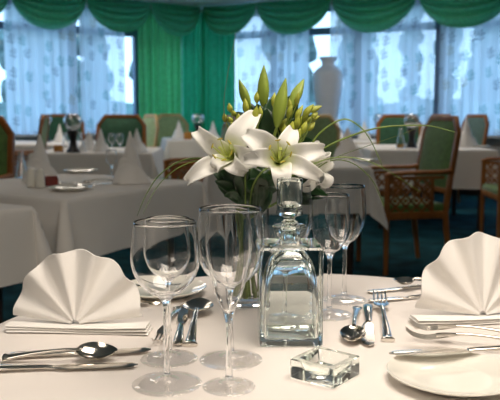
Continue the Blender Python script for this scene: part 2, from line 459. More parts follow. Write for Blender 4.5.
for q_ in (-1, 1):
    box(bm, (q_*(PW/2+.015), 0, PZ-CEIL), (.03, PW+.06, .06)); box(bm, (0, q_*(PW/2+.015), PZ-CEIL), (PW, .03, .06))
box(bm, (0, 0, PZ-CEIL+.035), (PW+.06, PW+.06, .01))
obj('frame', bm, 'brass', pt, smooth=False)
for q_ in ((-1,-1),(1,-1),(1,1),(-1,1)):
    obj('rod', tube(new(), [(q_[0]*.45, q_[1]*.45, PZ-CEIL+.04), (q_[0]*.45, q_[1]*.45, 0)], .005, 8), 'brass', pt)
l = bpy.data.lights.new('added_pendant_light', 'AREA'); l.shape = 'SQUARE'; l.size = PW-.01; l.energy = 26.5; l.color = (1,.88,.75)
lo = bpy.data.objects.new('added_pendant_light', l); C.objects.link(lo); lo.parent = pt; lo.location = (0,0,PZ-CEIL-.01)

# ------------------------------------------------------------------ tables and cloths
def square_cloth(a, drop, seed=0, flare=.07):
    rnd = random.Random(seed); ph = [rnd.random()*6 for _ in range(8)]; q = .018
    S = a+drop
    c1 = [a*k/7 for k in range(8)]+[a+q*.4, a+q*.9, a+q*PI/2]+[a+q*PI/2+(drop-q*PI/2)*k/10 for k in range(1, 11)]
    cs = [-v for v in c1[:0:-1]]+c1
    def hang(o):
        if o <= 0: return 0., 0.
        if o < q*PI/2:
            th = o/q; return q*math.sin(th), q*(1-math.cos(th))
        e = o-q*PI/2; return q+flare*e, q+e*.995
    rows = []
    for s in cs:
        row = []
        for t in cs:
            ox, oy = max(abs(s)-a, 0), max(abs(t)-a, 0); sx, sy = math.copysign(1, s), math.copysign(1, t)
            if ox == 0 or oy == 0:
                hx, zx = hang(ox); hy, zy = hang(oy); x = s if ox == 0 else sx*(a+hx); y = t if oy == 0 else sy*(a+hy)
                e = ox+oy; k = (e/drop)**1.3*.022
                cr_ = min(1, (a-abs(t if ox else s))/(.3*a))
                w = math.sin((t if ox else s)*9+ph[0 if s*ox > 0 else 1 if ox else 2])*.6+math.sin((t if ox else s)*17+ph[3])*.35
                if ox: x += sx*k*w*cr_
                if oy: y += sy*k*w*cr_
                row.append((x, y, -max(zx, zy)))
            else:
                r = math.hypot(ox, oy); th = math.atan2(oy, ox)
                h_, z_ = hang(r); f = math.sin(2*th)
                al = math.atan(flare)+R(17)*f**1.5; r = r*(1-.10*f)
                hor = q*min(1, r/(q*1.57))+r*math.sin(al)*.9 if r > q else h_
                z = z_*math.cos(al) if r > q else z_
                hd = th+.30*math.sin(4*th)*-1
                row.append((sx*(a+hor*math.cos(hd)), sy*(a+hor*math.sin(hd)), -z))
        rows.append(row)
    bm = new(); grid(bm, rows); bmesh.ops.recalc_face_normals(bm, faces=bm.faces); return bm
def table(x, y, rz, a, drop, seed, lab, clab, mat='linen'):
    t = thing('dining_table', lab, 'table', (x, y, 0), rz, 'square dining tables')
    obj('tabletop', box(new(), (0,0,TT-.028), (2*a-.01, 2*a-.01, .045), bev=.006), 'dark', t)
    for sx in (-1, 1):
        for sy in (-1, 1):
            obj('leg', tube(new(), [(sx*(a-.10), sy*(a-.10), 0), (sx*(a-.09), sy*(a-.09), TT-.05)], [.022,.032], 8), 'dark', t)
    c = obj('tablecloth', square_cloth(a, drop, seed), mat); c.location = (x, y, TT); c.rotation_euler = (0,0,rz)
    tag(c, clab, 'tablecloth', 'white tablecloths on square tables')
def sq_from(corner, d1, side):
    """centre of a square from a corner, the direction of one side and its length (second side at +90 deg)"""
    d1 = Vector((d1[0], d1[1])).normalized(); d2 = Vector((-d1.y, d1.x))
    c = Vector((corner.x, corner.y))+(d1+d2)*side/2
    return c.x, c.y, math.atan2(d1.y, d1.x)
# table B: near corner and direction to its right corner
cB = on(64,199); rB = on(195,181.5)
bx, by, brz = sq_from(cB, (rB-cB), .92)
table(bx, by, brz, .46, .26, 1, 'square table at left under white cloth set with two cone napkins', 'white cloth with hanging corner under the two cone napkins at left')
cA = on(29,206); e1 = (Vector((cB.x-rB.x, cB.y-rB.y))).normalized(); e2 = Vector((e1.y, -e1.x)) if e1.y < 0 else Vector((-e1.y, e1.x))
if e2.x > 0: e2 = -e2
ax, ay = cA.x+(e1.x+e2.x)*.5, cA.y+(e1.y+e2.y)*.5; arz = brz
table(ax, ay, arz, .5, .28, 2, 'bare square table cut by the left edge of the photo', 'white cloth on the bare table at the left edge of the photo')
table(-1.36, 6.75, R(2), .50, .30, 3, 'square table behind the left one bearing a globe lamp', 'white cloth under the globe lamp on the second left table')
table(-2.35, 8.5, R(-3), .5, .30, 4, 'far left table by the window with a small globe lamp', 'white cloth on the far left table by the window')
table(-.60, 9.72, R(10), .5, .30, 5, 'far table in front of the green corner drapes', 'white cloth on the far table before the corner drapes')
cD = on(384,167.5)
table(cD.x-.605, cD.y+.50, R(2), .5, .30, 6, 'square table just right of the lilies beside the olive armchair', 'white cloth with pointed corner between lilies and olive armchair')
table(1.70, 7.35, R(-1), .56, .37, 7, 'square table on dark legs behind the olive armchair', 'white cloth hanging on the table behind the olive armchair')
table(1.24, 9.12, R(3), .40, .30, 8, 'far table between the white urn and the right window', 'white cloth on the far table right of the urn')

# ------------------------------------------------------------------ chairs
def chair(name, label, wood, fab, loc, rz, chamfer=.10):
    t = thing(name, label, 'chair', loc, rz, 'upholstered dining armchairs')
    W = .25
    back = lambda z: -.22-.10*max(0, (z-.42)/.63)**1.1
    obj('seat', box(new(), (0,-.005,.44), (.50,.45,.07), bev=.022), fab, t)
    bm = new()
    for y in (.205, -.22): beam(bm, (-W+.02, y, .40), (W-.02, y, .40), .035, .05, .005)
    for x in (-W, W): beam(bm, (x, .195, .40), (x, -.21, .40), .035, .05, .005)
    obj('seat_frame', bm, wood, t)
    for x in (-W, W):
        obj('leg', tube(new(), [(x,.205,0),(x,.205,.38),(x,.205,.67)], [.016,.021,.020], 10), wood, t)
        obj('leg', tube(new(), [(x*.98,-.27,0),(x,-.22,.42)], [.016,.023], 10), wood, t)
    bm = new()                                                     # back frame: posts, chamfered shoulders, top rail, bottom rail
    P = [(-W,.40),(-W,.66),(-W+.005,1.05-chamfer),(-W+chamfer*.8,1.05),(W-chamfer*.8,1.05),(W-.005,1.05-chamfer),(W,.66),(W,.40)]
    pts = [Vector((x, back(z), z)) for x, z in P]
    for p, q in zip(pts, pts[1:]): beam(bm, p, q+(q-p).normalized()*.012, .038, .034, .006, up=Vector((0,1,0)))
    beam(bm, (-W, back(.56), .56), (W, back(.56), .56), .034, .032, .005, up=Vector((0,1,0)))
    obj('back_frame', bm, wood, t)
    rows_f = []                                                    # padded back
    for i in range(11):
        z = lerp(.57, 1.035, i/10); w = W-.018
        if z > 1.05-chamfer: w = lerp(W-.018, W-chamfer*.8, (z-1.05+chamfer)/chamfer)
        rows_f.append([(w*s, back(z)+.026*(1-s**4)*(1-abs(2*i/10-1)**5)+.008, z) for s in [-1+2*k/10 for k in range(11)]])
    bm = new(); vf = grid(bm, rows_f); 
    vb = grid(bm, [[(p[0], back(p[2])-.010, p[2]) for p in r] for r in rows_f])
    loop = lambda v: v[0]+[r[-1] for r in v[1:]]+v[-1][-2::-1]+[r[0] for r in v[-2:0:-1]]
    lf, lb_ = loop(vf), loop(vb)
    for i in range(len(lf)): face(bm, (lf[i], lf[(i+1)%len(lf)], lb_[(i+1)%len(lf)], lb_[i]))
    obj('back_cushion', bm, fab, t, recalc=True)
    for x in (-W, W):
        pa = cr([(x,.225,.668),(x,.16,.685),(x,0,.690),(x,-.18,.690),(x,back(.70),.70)], 4)
        obj('armrest', tube(new(), pa, .022, 10, .75), wood, t)
        bm = new()
        y0, y1, z0, z1 = -.205, .185, .425, .655
        beam(bm, (x,y0,z1), (x,y1,z1), .016, .022); beam(bm, (x,y0+.085,z0), (x,y0+.085,z1), .016, .020, up=Vector((0,1,0)))
        ya, yb, n, nz_ = y0+.085, y1, 4, 3; cw = (yb-ya)/n
        for k in range(-nz_, n):
            for (s, e) in (((ya+cw*k, z0), (ya+cw*(k+nz_), z1)), ((ya+cw*k, z1), (ya+cw*(k+nz_), z0))):
                s, e = Vector((x,)+s), Vector((x,)+e)
                if s.y < ya: s = s.lerp(e, (ya-s.y)/(e.y-s.y))
                if e.y > yb: e = s.lerp(e, (yb-s.y)/(e.y-s.y))
                if (e-s).length > .03: beam(bm, s, e, .012, .017, up=Vector((1,0,0)))
        for i in range(n):
            for k in range(1, nz_): box(bm, (x, ya+cw*(i+.5 if k%2 else i+.5), z0+(z1-z0)/nz_*k), (.014,.026,.026), bev=.006)
        obj('lattice_panel', bm, wood, t)
    return t
main = chair('armchair', 'wooden armchair with olive green back and lattice side, right of the lilies', 'wood', 'green', (1.06, 5.2, 0), R(103))
dark_chair = chair('armchair', 'armchair with wide deep green back behind the second left table', 'wood', 'deep', (-1.36, 7.62, 0), R(182))
pale_chair = chair('armchair', 'pale green armchair with tan frame just right of the wide deep green chair', 'tan', 'pale', (-1.43, 8.5, 0), R(120), .14)
slate_chair = chair('armchair', 'grey-green armchair left of the big cone napkin on the right table', 'wood', 'slate', (2.10, 9.25, 0), R(110))
dup(main, (-1.80, 4.45, 0), R(172), 'olive armchair cut by the left edge of the photo behind the cone napkin')
dup(main, (-2.32, 7.25, 0), R(98), 'olive armchair seen side-on left of the far left globe lamp')
dup(main, (-.46, 6.1, 0), R(103), 'lattice-sided armchair half hidden behind the left lily')
dup(main, (2.24, 6.2, 0), R(88), 'armchair cut by the right edge of the photo')
dup(dark_chair, (xat(60, 9.35), 9.35, 0), R(184), 'deep green armchair behind the far left globe lamp by the window')
dup(dark_chair, (xat(404, 8.35), 8.35, 0), R(180), 'deep green armchair behind the globe lamp on the right table')
dup(pale_chair, (xat(172, 10.62), 10.62, 0), R(190), 'pale green armchair with tan frame before the corner drapes')
dup(pale_chair, (xat(311, 8.2), 8.2, 0), R(5), 'pale green armchair just below the white urn')
dup(slate_chair, (2.34, 8.6, 0), R(106), 'grey-green armchair directly behind the big cone napkin on the right table')

# ------------------------------------------------------------------ urn on pedestal
pu = at(327.5, 120, 10.35)
p_ = thing('pedestal', 'white square pedestal carrying the tall urn by the window', 'pedestal', (pu.x, pu.y, 0))
bm = new(); box(bm, (0,0,.43), (.30,.30,.74), bev=.008); obj('shaft', bm, 'plaster', p_)
obj('base', box(new(), (0,0,.03), (.38,.38,.06), bev=.01), 'plaster', p_); obj('top_slab', box(new(), (0,0,.83), (.38,.38,.06), bev=.01), 'plaster', p_)
bm = lathe(new(), prof([(0,0),(.12,0),(.125,.02),(.11,.05),(.125,.12),(.155,.3),(.18,.50),(.19,.64),(.175,.72),(.12,.775),(.088,.80),(.085,.84),(.115,.885),(.12,.90),(.105,.90),(.075,.85),(.075,.80),(0,.78)], 4), 48)
u_ = obj('urn', bm, 'urn'); u_.location = (pu.x, pu.y, .862); u_.scale = (1.09,)*3; tag(u_, 'tall white ceramic urn with flared lip standing by the window', 'urn')

# ------------------------------------------------------------------ glassware
def goblet(name, label, cat, loc, H, rb, rr, rf, hs, group, kind='wine', n=56, th=.0009, scale=1.):
    """foot radius rf, stem up to hs, widest bowl radius rb, rim radius rr, total height H"""
    t = thing(name, label, cat, loc, 0, group)
    foot = [(0,.0006),(rf*.5,.0003),(rf-.0012,0),(rf,.0008),(rf-.001,.0018),(rf*.75,.0022)]+prof([(rf*.45,.0030),(rf*.22,.0056),(.0046,.014)], 3)
    sr = .0036
    stem = prof([(.0046,.014),(sr,.03),(sr,hs*.6),(sr+.0003,hs-.012),(sr+.002,hs-.003)], 4)
    B = H-hs
    if kind == 'wine':
        out = [(sr+.002,hs-.003),(rb*.27,hs+B*.03),(rb*.55,hs+B*.10),(rb*.82,hs+B*.24),(rb*.965,hs+B*.40),(rb,hs+B*.54),(rb*.98,hs+B*.68),(lerp(rb,rr,.55),hs+B*.85),(rr,H)]
    else:
        out = [(sr+.002,hs-.003),(rb*.28,hs+B*.05),(rb*.55,hs+B*.18),(rb*.80,hs+B*.38),(rb*.97,hs+B*.60),(rb,hs+B*.74),(lerp(rb,rr,.45),hs+B*.90),(rr,H)]
    op = prof(out, 5)
    inn = []
    for i, (r, z) in enumerate(op):
        a, b = op[max(i-1, 0)], op[min(i+1, len(op)-1)]; dx, dz = b[0]-a[0], b[1]-a[1]; l = math.hypot(dx, dz)
        r2, z2 = r-dz/l*th, z+dx/l*th
        if z2 > hs+.004 and r2 > .001: inn.append((r2, z2))
    inn = inn[::-1]; zb = inn[-1][1]-.001
    bowl = op+[(rr-th*.5, H+.0004)]+inn+[(0, zb)]
    obj('foot', lathe(new(), foot, n), 'thin', t, sharp=70); obj('stem', lathe(new(), [(0,.0138)]+stem, n), 'glass', t, sharp=70)
    obj('bowl', lathe(new(), bowl, n), 'glass', t, sharp=70)
    return t
gg = 'wine glasses on the front table'
def gl(px, py, H, rb, rr, rf, hs, label, kind='wine', name='wine_glass', cat='wine glass'):
    p = on(px, py); return goblet(name, label, cat, p, H, rb, rr, rf, hs, gg, kind)
gl(167,384, .209,.0430,.0385,.0445,.112, 'large wine glass nearest the left napkin, in front')
gl(169,359, .199,.0345,.0305,.0400,.112, 'smaller wine glass seen through the front left wine glass')
gl(229,387, .226,.0290,.0255,.0335,.093, 'slim tulip champagne flute, nearest glass to the viewer', 'flute', 'champagne_flute', 'champagne flute')
gl(231,360, .214,.0465,.0430,.0440,.104, 'large wine glass directly behind the champagne flute')
gl(329,315, .207,.0335,.0310,.0400,.106, 'small wine glass with its foot just right of the decanter')
gl(344,300, .212,.0375,.0345,.0415,.104, 'wine glass farthest right, behind the small one beside the decanter')
pR = on(284,318.5); goblet('wine_glass', 'large wine glass hidden low behind the decanter stopper', 'wine glass', pR, .226, .0470,.0425,.0415,.112, gg)

# decanter
dp = (on(257.5,349)+on(323,346))/2; drz = R(2)
dc = thing('decanter', 'square clear glass decanter with cylindrical stopper in the table centre', 'decanter', (dp.x, dp.y+.048, TT+.0004), drz)
hw = .0465; HB = .147
def sq_ring(hwx, z, k, n=12):
    """rounded square ring"""
    pts = []
    for cx, cy, a0 in ((1,1,0),(-1,1,90),(-1,-1,180),(1,-1,270)):
        for i in range(n//3):
            a = R(a0+90*i/(n//3-1)); pts.append((cx*(hwx-k)+k*math.cos(a), cy*(hwx-k)+k*math.sin(a), z))
    return pts
def loft(bm, rings, cap0=True, cap1=True):
    vs = [[bm.verts.new(p) for p in r] for r in rings]
    for a, b in zip(vs, vs[1:]):
        for i in range(len(a)): face(bm, (a[i], a[(i+1)%len(a)], b[(i+1)%len(a)], b[i]))
    if cap0: bm.faces.new(vs[0][::-1])
    if cap1: bm.faces.new(vs[-1])
    return vs
bm = new(); NS = 24
def srr(h, z, k): return sq_ring(h, z, k, NS//4*3)
nr = len(srr(.04, 0, .004))
outer = [srr(hw-.002,0,.003), srr(hw,.002,.004), srr(hw,HB-.003,.004), srr(hw-.0025,HB,.003)]
def circ(r, z):
    a = srr(1, 0, .9999)
    return [(r*math.cos(R(b)), r*math.sin(R(b)), z) for b in [q0+90*i/(nr//4-1)*.98 for q0 in (0,90,180,270) for i in range(nr//4)]]
def mixr(h, r, z, f, k):
    A = srr(h, z, k); B = circ(r, z); return [tuple(lerp(a, b, f) for a, b in zip(p, q)) for p, q in zip(A, B)]
outer += [circ(.0205,HB), circ(.0172,HB+.003), circ(.0155,HB+.008), circ(.0160,HB+.017), circ(.0185,HB+.0215), circ(.0245,HB+.0235), circ(.0258,HB+.0255), circ(.0245,HB+.0275)]
inner = [circ(.0150,HB+.0278), circ(.0135,HB+.022), circ(.0125,HB+.005), circ(.0135,HB-.004),
         mixr(.0205,.0205,HB-.009,.6,.006), mixr(.0275,.0275,HB-.017,.3,.008), mixr(.0335,.0335,HB-.030,.1,.009), mixr(.0370,.0370,HB-.046,.03,.008), mixr(.0390,.0390,HB-.068,0,.007), mixr(.0402,.0402,HB-.095,0,.007), mixr(.0405,.0405,.018,0,.007), mixr(.0398,.0398,.0115,0,.007), mixr(.036,.036,.0085,0,.007)]
loft(bm, outer+inner)
obj('body', bm, 'thick', dc, recalc=False, sharp=35)
# stopper: plug in the neck, slim waist, tall cylinder head
sp_ = [(0,HB+.004),(.0085,HB+.004),(.0095,HB+.006),(.0108,HB+.020),(.0125,HB+.0285),(.0135,HB+.0305),(.0118,HB+.033),(.0085,HB+.0355),(.0085,HB+.039),(.0125,HB+.0415),(.0195,HB+.043),(.0205,HB+.046),(.0200,HB+.0485),(.0195,HB+.052),(.0195,HB+.096),(.0186,HB+.098),(.0172,HB+.098),(.0158,HB+.0965),(.0155,HB+.092),(.0150,HB+.060),(.0100,HB+.055),(0,HB+.0545)]
obj('stopper', lathe(new(), sp_, 48), 'thick', dc, sharp=40)

# square glass ashtray
pa = [on(292,379), on(323,392), on(358,375)]
ctr = (pa[0]+pa[2])/2+Vector((.0,.003,0))
ash = new(); aw = .0335
ringsA = [sq_ring(aw-.001,0,.002,12), sq_ring(aw,.001,.003,12), sq_ring(aw,.0245,.003,12), sq_ring(aw-.001,.0255,.003,12), sq_ring(aw-.0085,.0255,.004,12), sq_ring(aw-.0105,.0235,.005,12), sq_ring(aw-.0145,.012,.006,12), sq_ring(aw-.019,.0085,.006,12)]
loft(ash, ringsA)
ao = obj('ashtray', ash, 'thick', sharp=30); ao.location = (ctr.x, ctr.y, TT+.0004); ao.rotation_euler = (0,0,R(52))
tag(ao, 'small square clear glass ashtray in front of the decanter', 'ashtray')

# ------------------------------------------------------------------ front table
TC = Vector((.085, 1.06, 0)); TRAD = .505
ft = thing('round_table', 'round front table under a white cloth, nearest the viewer', 'table', (TC.x, TC.y, 0))
obj('tabletop', lathe(new(), [(0,TT-.045),(TRAD-.02,TT-.045),(TRAD-.012,TT-.04),(TRAD-.012,TT-.012),(TRAD-.02,TT-.006),(0,TT-.006)], 64), 'dark', ft, sharp=40)
obj('pedestal', lathe(new(), prof([(.045,.05),(.04,.2),(.05,.45),(.04,.6),(.09,TT-.046)], 4), 24), 'dark', ft)
obj('base', lathe(new(), [(0,0),(.27,0),(.275,.015),(.24,.03),(.07,.06),(0,.06)], 40), 'dark', ft)
rows = []
N = 160; q = .018
for k in range(40):
    row = []
    for j in range(N):
        a = 2*PI*j/N
        if k < 14: r, z = TRAD*((k+.02)/14), 0.
        elif k < 19:
            th = (k-14)/4*PI/2; r, z = TRAD+q*math.sin(th), -q*(1-math.cos(th))
        else:
            e = (k-18)/21*.36; w = (e/.36)
            r = TRAD+q+.05*e+.035*w**1.1*(math.sin(11*a+.6)+.5*math.sin(17*a+2)); z = -q-e
        rip = .0006*noise.noise(Vector((r*math.cos(a)*9, r*math.sin(a)*9, 1)))
        row.append((r*math.cos(a), r*math.sin(a), z+rip*(1 if k < 14 else 0)))
    rows.append(row)
bm = new(); grid(bm, rows, close=True); 
fc = obj('tablecloth', bm, 'cloth', recalc=False, sharp=180); fc.location = (TC.x, TC.y, TT-.0008)
tag(fc, 'white cloth spread over the round front table', 'tablecloth')

# ------------------------------------------------------------------ fan napkins
def fan(label, center, rz, Rw, Rh, npl, flip=1, ph=0.):
    t = bm = new(); lean = .22
    na, nr_ = int(npl*12), 12; rows, back = [], []
    for i in range(nr_+1):
        rr = .06+.94*i/nr_; row = []
        for j in range(na+1):
            f = j/na; a = PI*(1.0-f)
            a = R(4)+a*(PI-R(8))/PI
            s = math.sin(2*PI*npl*f+ph)                          # soft pleats
            s = s*.75+.25*math.sin(2*(2*PI*npl*f+ph))*-.5
            rad = rr*(1+.016*math.cos(2*PI*npl*f+ph)*rr+.02*math.sin(5*f))
            x = rad*Rw*math.cos(a); z = rad*Rh*math.sin(a)
            d = -.0125*rr**1.15*s-.022*(1-rr)**1.5*0+.02*math.cos(a)**2*rr
            row.append((flip*x, d+lean*z-.004, z+.012))
        rows.append(row)
    vf = grid(bm, rows)
    vb = grid(bm, [[(p[0]*.995, p[1]+.0035+.010*(1-i/nr_), p[2]) for p in r] for i, r in enumerate(rows)])
    loop = lambda v: v[0]+[r[-1] for r in v[1:]]+v[-1][-2::-1]+[r[0] for r in v[-2:0:-1]]
    lf, lb_ = loop(vf), loop(vb)
    for i in range(len(lf)): face(bm, (lf[i], lf[(i+1)%len(lf)], lb_[(i+1)%len(lf)], lb_[i]))
    rnd = random.Random(int(ph*10))
    for k in range(3):                                            # folded layers of the foot
        z0 = .0018+.0037*k; L0, L1 = -Rw*(1.0+.02*k), Rw*(1.12-.02*k+.02*rnd.random())
        top, bot = [], []
        for i in range(25):
            u = i/24; x = lerp(L0, L1, u); wv = .0015*math.sin(7*u+k*1.3)
            y0 = -.020+.002*k+.004*math.sin(3*u+k)*.6; y1 = .020-.001*k
            lift = .006*max(0, u-.75)*k+wv*.3
            ringp = []
            for m in range(12):
                b = 2*PI*m/12
                ringp.append((flip*x, (y0+y1)/2+(y1-y0)/2*math.cos(b), max(.0003, z0+lift+.0020*math.sin(b))))
            top.append(ringp)
        vs = [[bm.verts.new(p) for p in r] for r in top]
        for A, B in zip(vs, vs[1:]):
            for i in range(12): face(bm, (A[i], A[(i+1)%12], B[(i+1)%12], B[i]))
        face(bm, vs[0]); face(bm, vs[-1])
    o = obj('fan_napkin', bm, 'napkin', recalc=True, sharp=60)
    o.location = center; o.rotation_euler = (0,0,rz)
    return tag(o, label, 'napkin', 'fan-folded napkins')
pl = on(76,331); fan('white fan-folded napkin standing at the left edge of the front table', (pl.x, pl.y, TT), R(-4), .106, .112, 5.5, 1, .4)
pr = on(482,322); fan('white fan-folded napkin standing at the right behind the bread plate', (pr.x, pr.y, TT), R(9), .108, .130, 5.5, -1, 1.4)

# ------------------------------------------------------------------ china
def plate_bm(r, n=64):
    p = [(0,.0020),(r*.58,.0020),(r*.60,0),(r*.64,0),(r*.66,.0030),(r*.86,.0080),(r-.001,.0128),(r,.0140),(r-.001,.0152),(r*.88,.0112),(r*.70,.0072),(r*.62,.0055),(r*.55,.0050),(0,.0050)]
    return lathe(new(), p, n)
def plate(label, p, r=.083):
    o = obj('bread_plate', plate_bm(r), 'china', sharp=60); o.location = (p.x, p.y, p.z)
    return tag(o, label, 'plate', 'round white plates')
bp1 = plate('white bread plate at the right edge with knife and fork across it', on(453,372.5, TT+.012)-Vector((0,0,.012)), .084)
bp2 = plate('white bread plate half hidden behind the front left wine glasses', on(163,287.5, TT+.012)-Vector((0,0,.012)))

# ------------------------------------------------------------------ cutlery (local +X from handle end to tip, length 1 unit = metres)
def cutlery(kind, label, p0, p1, z0=.0, z1=None, roll=0., small=False, wide=1.):
    """p0 handle end, p1 tip, both points on the cloth; z0/z1 lifts of the two ends"""
    a, b = Vector(p0), Vector(p1); z1 = z0 if z1 is None else z1
    a.z += z0; b.z += z1
    L = (b-a).length
    d = (b-a).normalized()
    t = thing(kind, label, {'spoon':'spoon','fork':'fork','knife':'knife'}[kind], a, 0, 'silver cutlery')
    t.rotation_mode = 'QUATERNION'
    y = Vector((0,0,1)).cross(d).normalized(); zv = d.cross(y)
    t.rotation_quaternion = Matrix((d, y, zv)).transposed().to_quaternion() @ Matrix.Rotation(roll, 3, 'X').to_quaternion()
    W = wide*(.8 if small else 1.)
    if kind == 'knife':
        hl = L*.46
        obj('handle', tube(new(), [(0,0,.004),(.004,0,.004),(.015,0,.005),(hl*.5,0,.0052),(hl*.9,0,.0048),(hl,0,.004)], [W*v for v in (.004,.0085,.0092,.0075,.0058,.0052)], 16, .45), 'steel', t)
        bm = new(); rows = []
        for i in range(15):
            u = i/14; x = lerp(hl-.002, L, u); w = W*(.0050+.0060*min(1, u*5))
            lo = -w*(1 if u < .8 else math.sqrt(max(0, 1-((u-.8)/.2)**2))*.95+.05); hi = w*.75*(1 if u < .93 else 1-(u-.93)/.07*.9)
            rows.append([(x, lo, .0038), (x, (lo+hi)/2, .0048), (x, hi, .0045), (x, hi, .0030), (x, (lo+hi)/2, .0028)])
        vs = grid(bm, rows, close=True); face(bm, vs[0]); face(bm, vs[-1])
        obj('blade', bm, 'steel', t, recalc=True, sharp=25)
    else:
        hl = L*(.66 if kind == 'spoon' else .60)
        hz = [(0,0,.0030),(.003,0,.0032),(hl*.12,0,.0040),(hl*.45,0,.0085),(hl*.8,0,.0105),(hl,0,.0095)]
        obj('handle', tube(new(), cr(hz, 4), [W*v for v in (lambda q: [lerp(.006,.0095,min(1,i/3)) if i < 3 else lerp(.0095,.0032,min(1,(i-3)/11)) for i in range(q)])(21)], 14, [.5 if i < 8 else lerp(.5,.8,(i-8)/12) for i in range(21)]), 'steel', t)
        if kind == 'spoon':
            bl = L-hl; bm = new(); top = []
            for i in range(17):
                u = i/16; x = hl-.003+(bl+.003)*u
                w = W*.0215*math.sin(PI*min(1, max(0.02, u)**.85))**.62*(1-.10*u) if 0 < u < 1 else .0018
                if u < .1: w = max(w, .0032)
                zr = lerp(.0095, .0055, min(1, u*1.6)); dep = .0085*math.sin(PI*u**.8)**.8
                top.append([(x, w*s, zr-dep*(1-s*s)) for s in [-1+k/5 for k in range(11)]])
            vt = grid(bm, top); vb = grid(bm, [[(p[0], p[1]*1.02, p[2]-.0012) for p in r] for r in top])
            loop = lambda v: v[0]+[r[-1] for r in v[1:]]+v[-1][-2::-1]+[r[0] for r in v[-2:0:-1]]
            lf, lb_ = loop(vt), loop(vb)
            for i in range(len(lf)): face(bm, (lf[i], lf[(i+1)%len(lf)], lb_[(i+1)%len(lf)], lb_[i]))
            obj('bowl', bm, 'steel', t, recalc=True, sharp=60)
        else:
            bl = L-hl; bm = new(); W2 = W*.0115
            sh = []
            for i in range(7):
                u = i/6; x = hl-.002+bl*.42*u; w = lerp(.0034, W2, min(1, u*1.5)**.7); z = lerp(.0095, .0050, u)
                sh.append([(x, -w, z+.0010), (x, 0, z-.0006), (x, w, z+.0010), (x, w, z-.0006), (x, 0, z-.0022), (x, -w, z-.0006)])
            vs = grid(bm, sh, close=True); face(bm, vs[0]); face(bm, vs[-1])
            for k in range(4):
                yk = W2*(-.80+k*1.6/3)
                tube(bm, cr([(hl+bl*.38, yk, .0048), (hl+bl*.6, yk, .0022), (hl+bl*.85, yk, .0055), (L, yk, .0130)], 3), [.0015]*6+[.0013,.0011,.0009,.0006], 6, .8)
            obj('head', bm, 'steel', t, recalc=True)
    return t
# left place, near the viewer
cutlery('knife', 'table knife under the soup spoon at left, its blade reaching farthest right', on(8,358.5), on(151,352), 0, 0)
cutlery('knife', 'table knife nearest the viewer at left edge of the table', on(-22,372), on(138,367), 0, 0)
cutlery('spoon', 'soup spoon lying across the knife at left', on(3,362), on(118,359.5), .004, .010, roll=R(22), wide=.88)
# left dessert set
cutlery('spoon', 'dessert spoon with its bowl upward behind the front left glass', on(190,347), on(200,307), 0, .012, wide=1.25)
cutlery('knife', 'dessert knife between dessert spoon and fork on the left', on(178,347), on(184,306), 0, 0, wide=.85)
cutlery('fork', 'dessert fork left of the front wine glass stem, tines toward the viewer', on(178,310), on(158,347), 0, .0, wide=.95)
# left bread plate and forks
cutlery('knife', 'butter knife resting on the far left bread plate', on(112,287, TT+.016), on(186,291, TT+.016), 0, 0, wide=.8)
cutlery('fork', 'fork beyond the left napkin with tines to the right', on(98,311), on(163,303.5), 0, 0)
# right dessert set
cutlery('spoon', 'dessert spoon right of the decanter, bowl toward the viewer', on(357,312), on(351.5,347), .004, .0045, wide=.95)
cutlery('knife', 'dessert knife between the spoon and fork right of the decanter', on(368,307), on(369,348), 0, 0, wide=1.0)
cutlery('fork', 'dessert fork right of the decanter with tines pointing away', on(388,342), on(379,299), 0, .006, wide=1.15)
# right far set
cutlery('knife', 'table knife farthest away beside the right napkin', on(432,287.5), on(367,293.5), 0, 0, wide=.9)
cutlery('knife', 'table knife just nearer than the soup spoon by the right napkin', on(440,297), on(368,302.5), 0, 0, wide=.9)
cutlery('spoon', 'soup spoon lying between two knives by the right napkin', on(452,290), on(393,290), .008, .016, wide=1.1)
# right bread plate
cutlery('knife', 'butter knife laid across the right bread plate', on(534,350, TT+.0165), on(389,356, TT+.0165), 0, 0, roll=R(0))
cutlery('fork', 'table fork behind the right bread plate with raised tines', on(530,347, TT+.004), on(409,337, TT+.004), .012, .014)
cutlery('fork', 'second fork nearer the plate rim at right', on(534,351.5, TT+.004), on(405,345, TT+.004), .008, .012)

# ------------------------------------------------------------------ flowers
VY = 1.305
vp = Vector((xat(246, VY), VY, TT))
vs_ = thing('flower_vase', 'clear glass vase of stems holding the lilies behind the decanter', 'vase', vp)
rv = .040; hv = .175
vprof = [(0,.0008),(rv-.003,0),(rv,.003),(rv,.05),(rv,hv),(rv-.0012,hv+.0012),(rv-.0025,hv),(rv-.0025,.05),(rv-.0028,.012),(rv-.008,.009),(0,.009)]
obj('body', lathe(new(), vprof, 56), 'glass', vs_, sharp=40)
def inside(k, r=.022):
    a = k*2.39996; q = r*math.sqrt(((k*7)%19+.5)/19)
    return Vector((vp.x+q*math.cos(a), vp.y+q*math.sin(a), TT+.014)), Vector((vp.x-q*.7*math.cos(a), vp.y-q*.7*math.sin(a), TT+hv+.005))
def stem_pts(k, top, tdir):
    b, n_ = inside(k); top = Vector(top)
    return cr([b, n_, n_.lerp(top, .55)-Vector(tdir)*.012, top], 5)
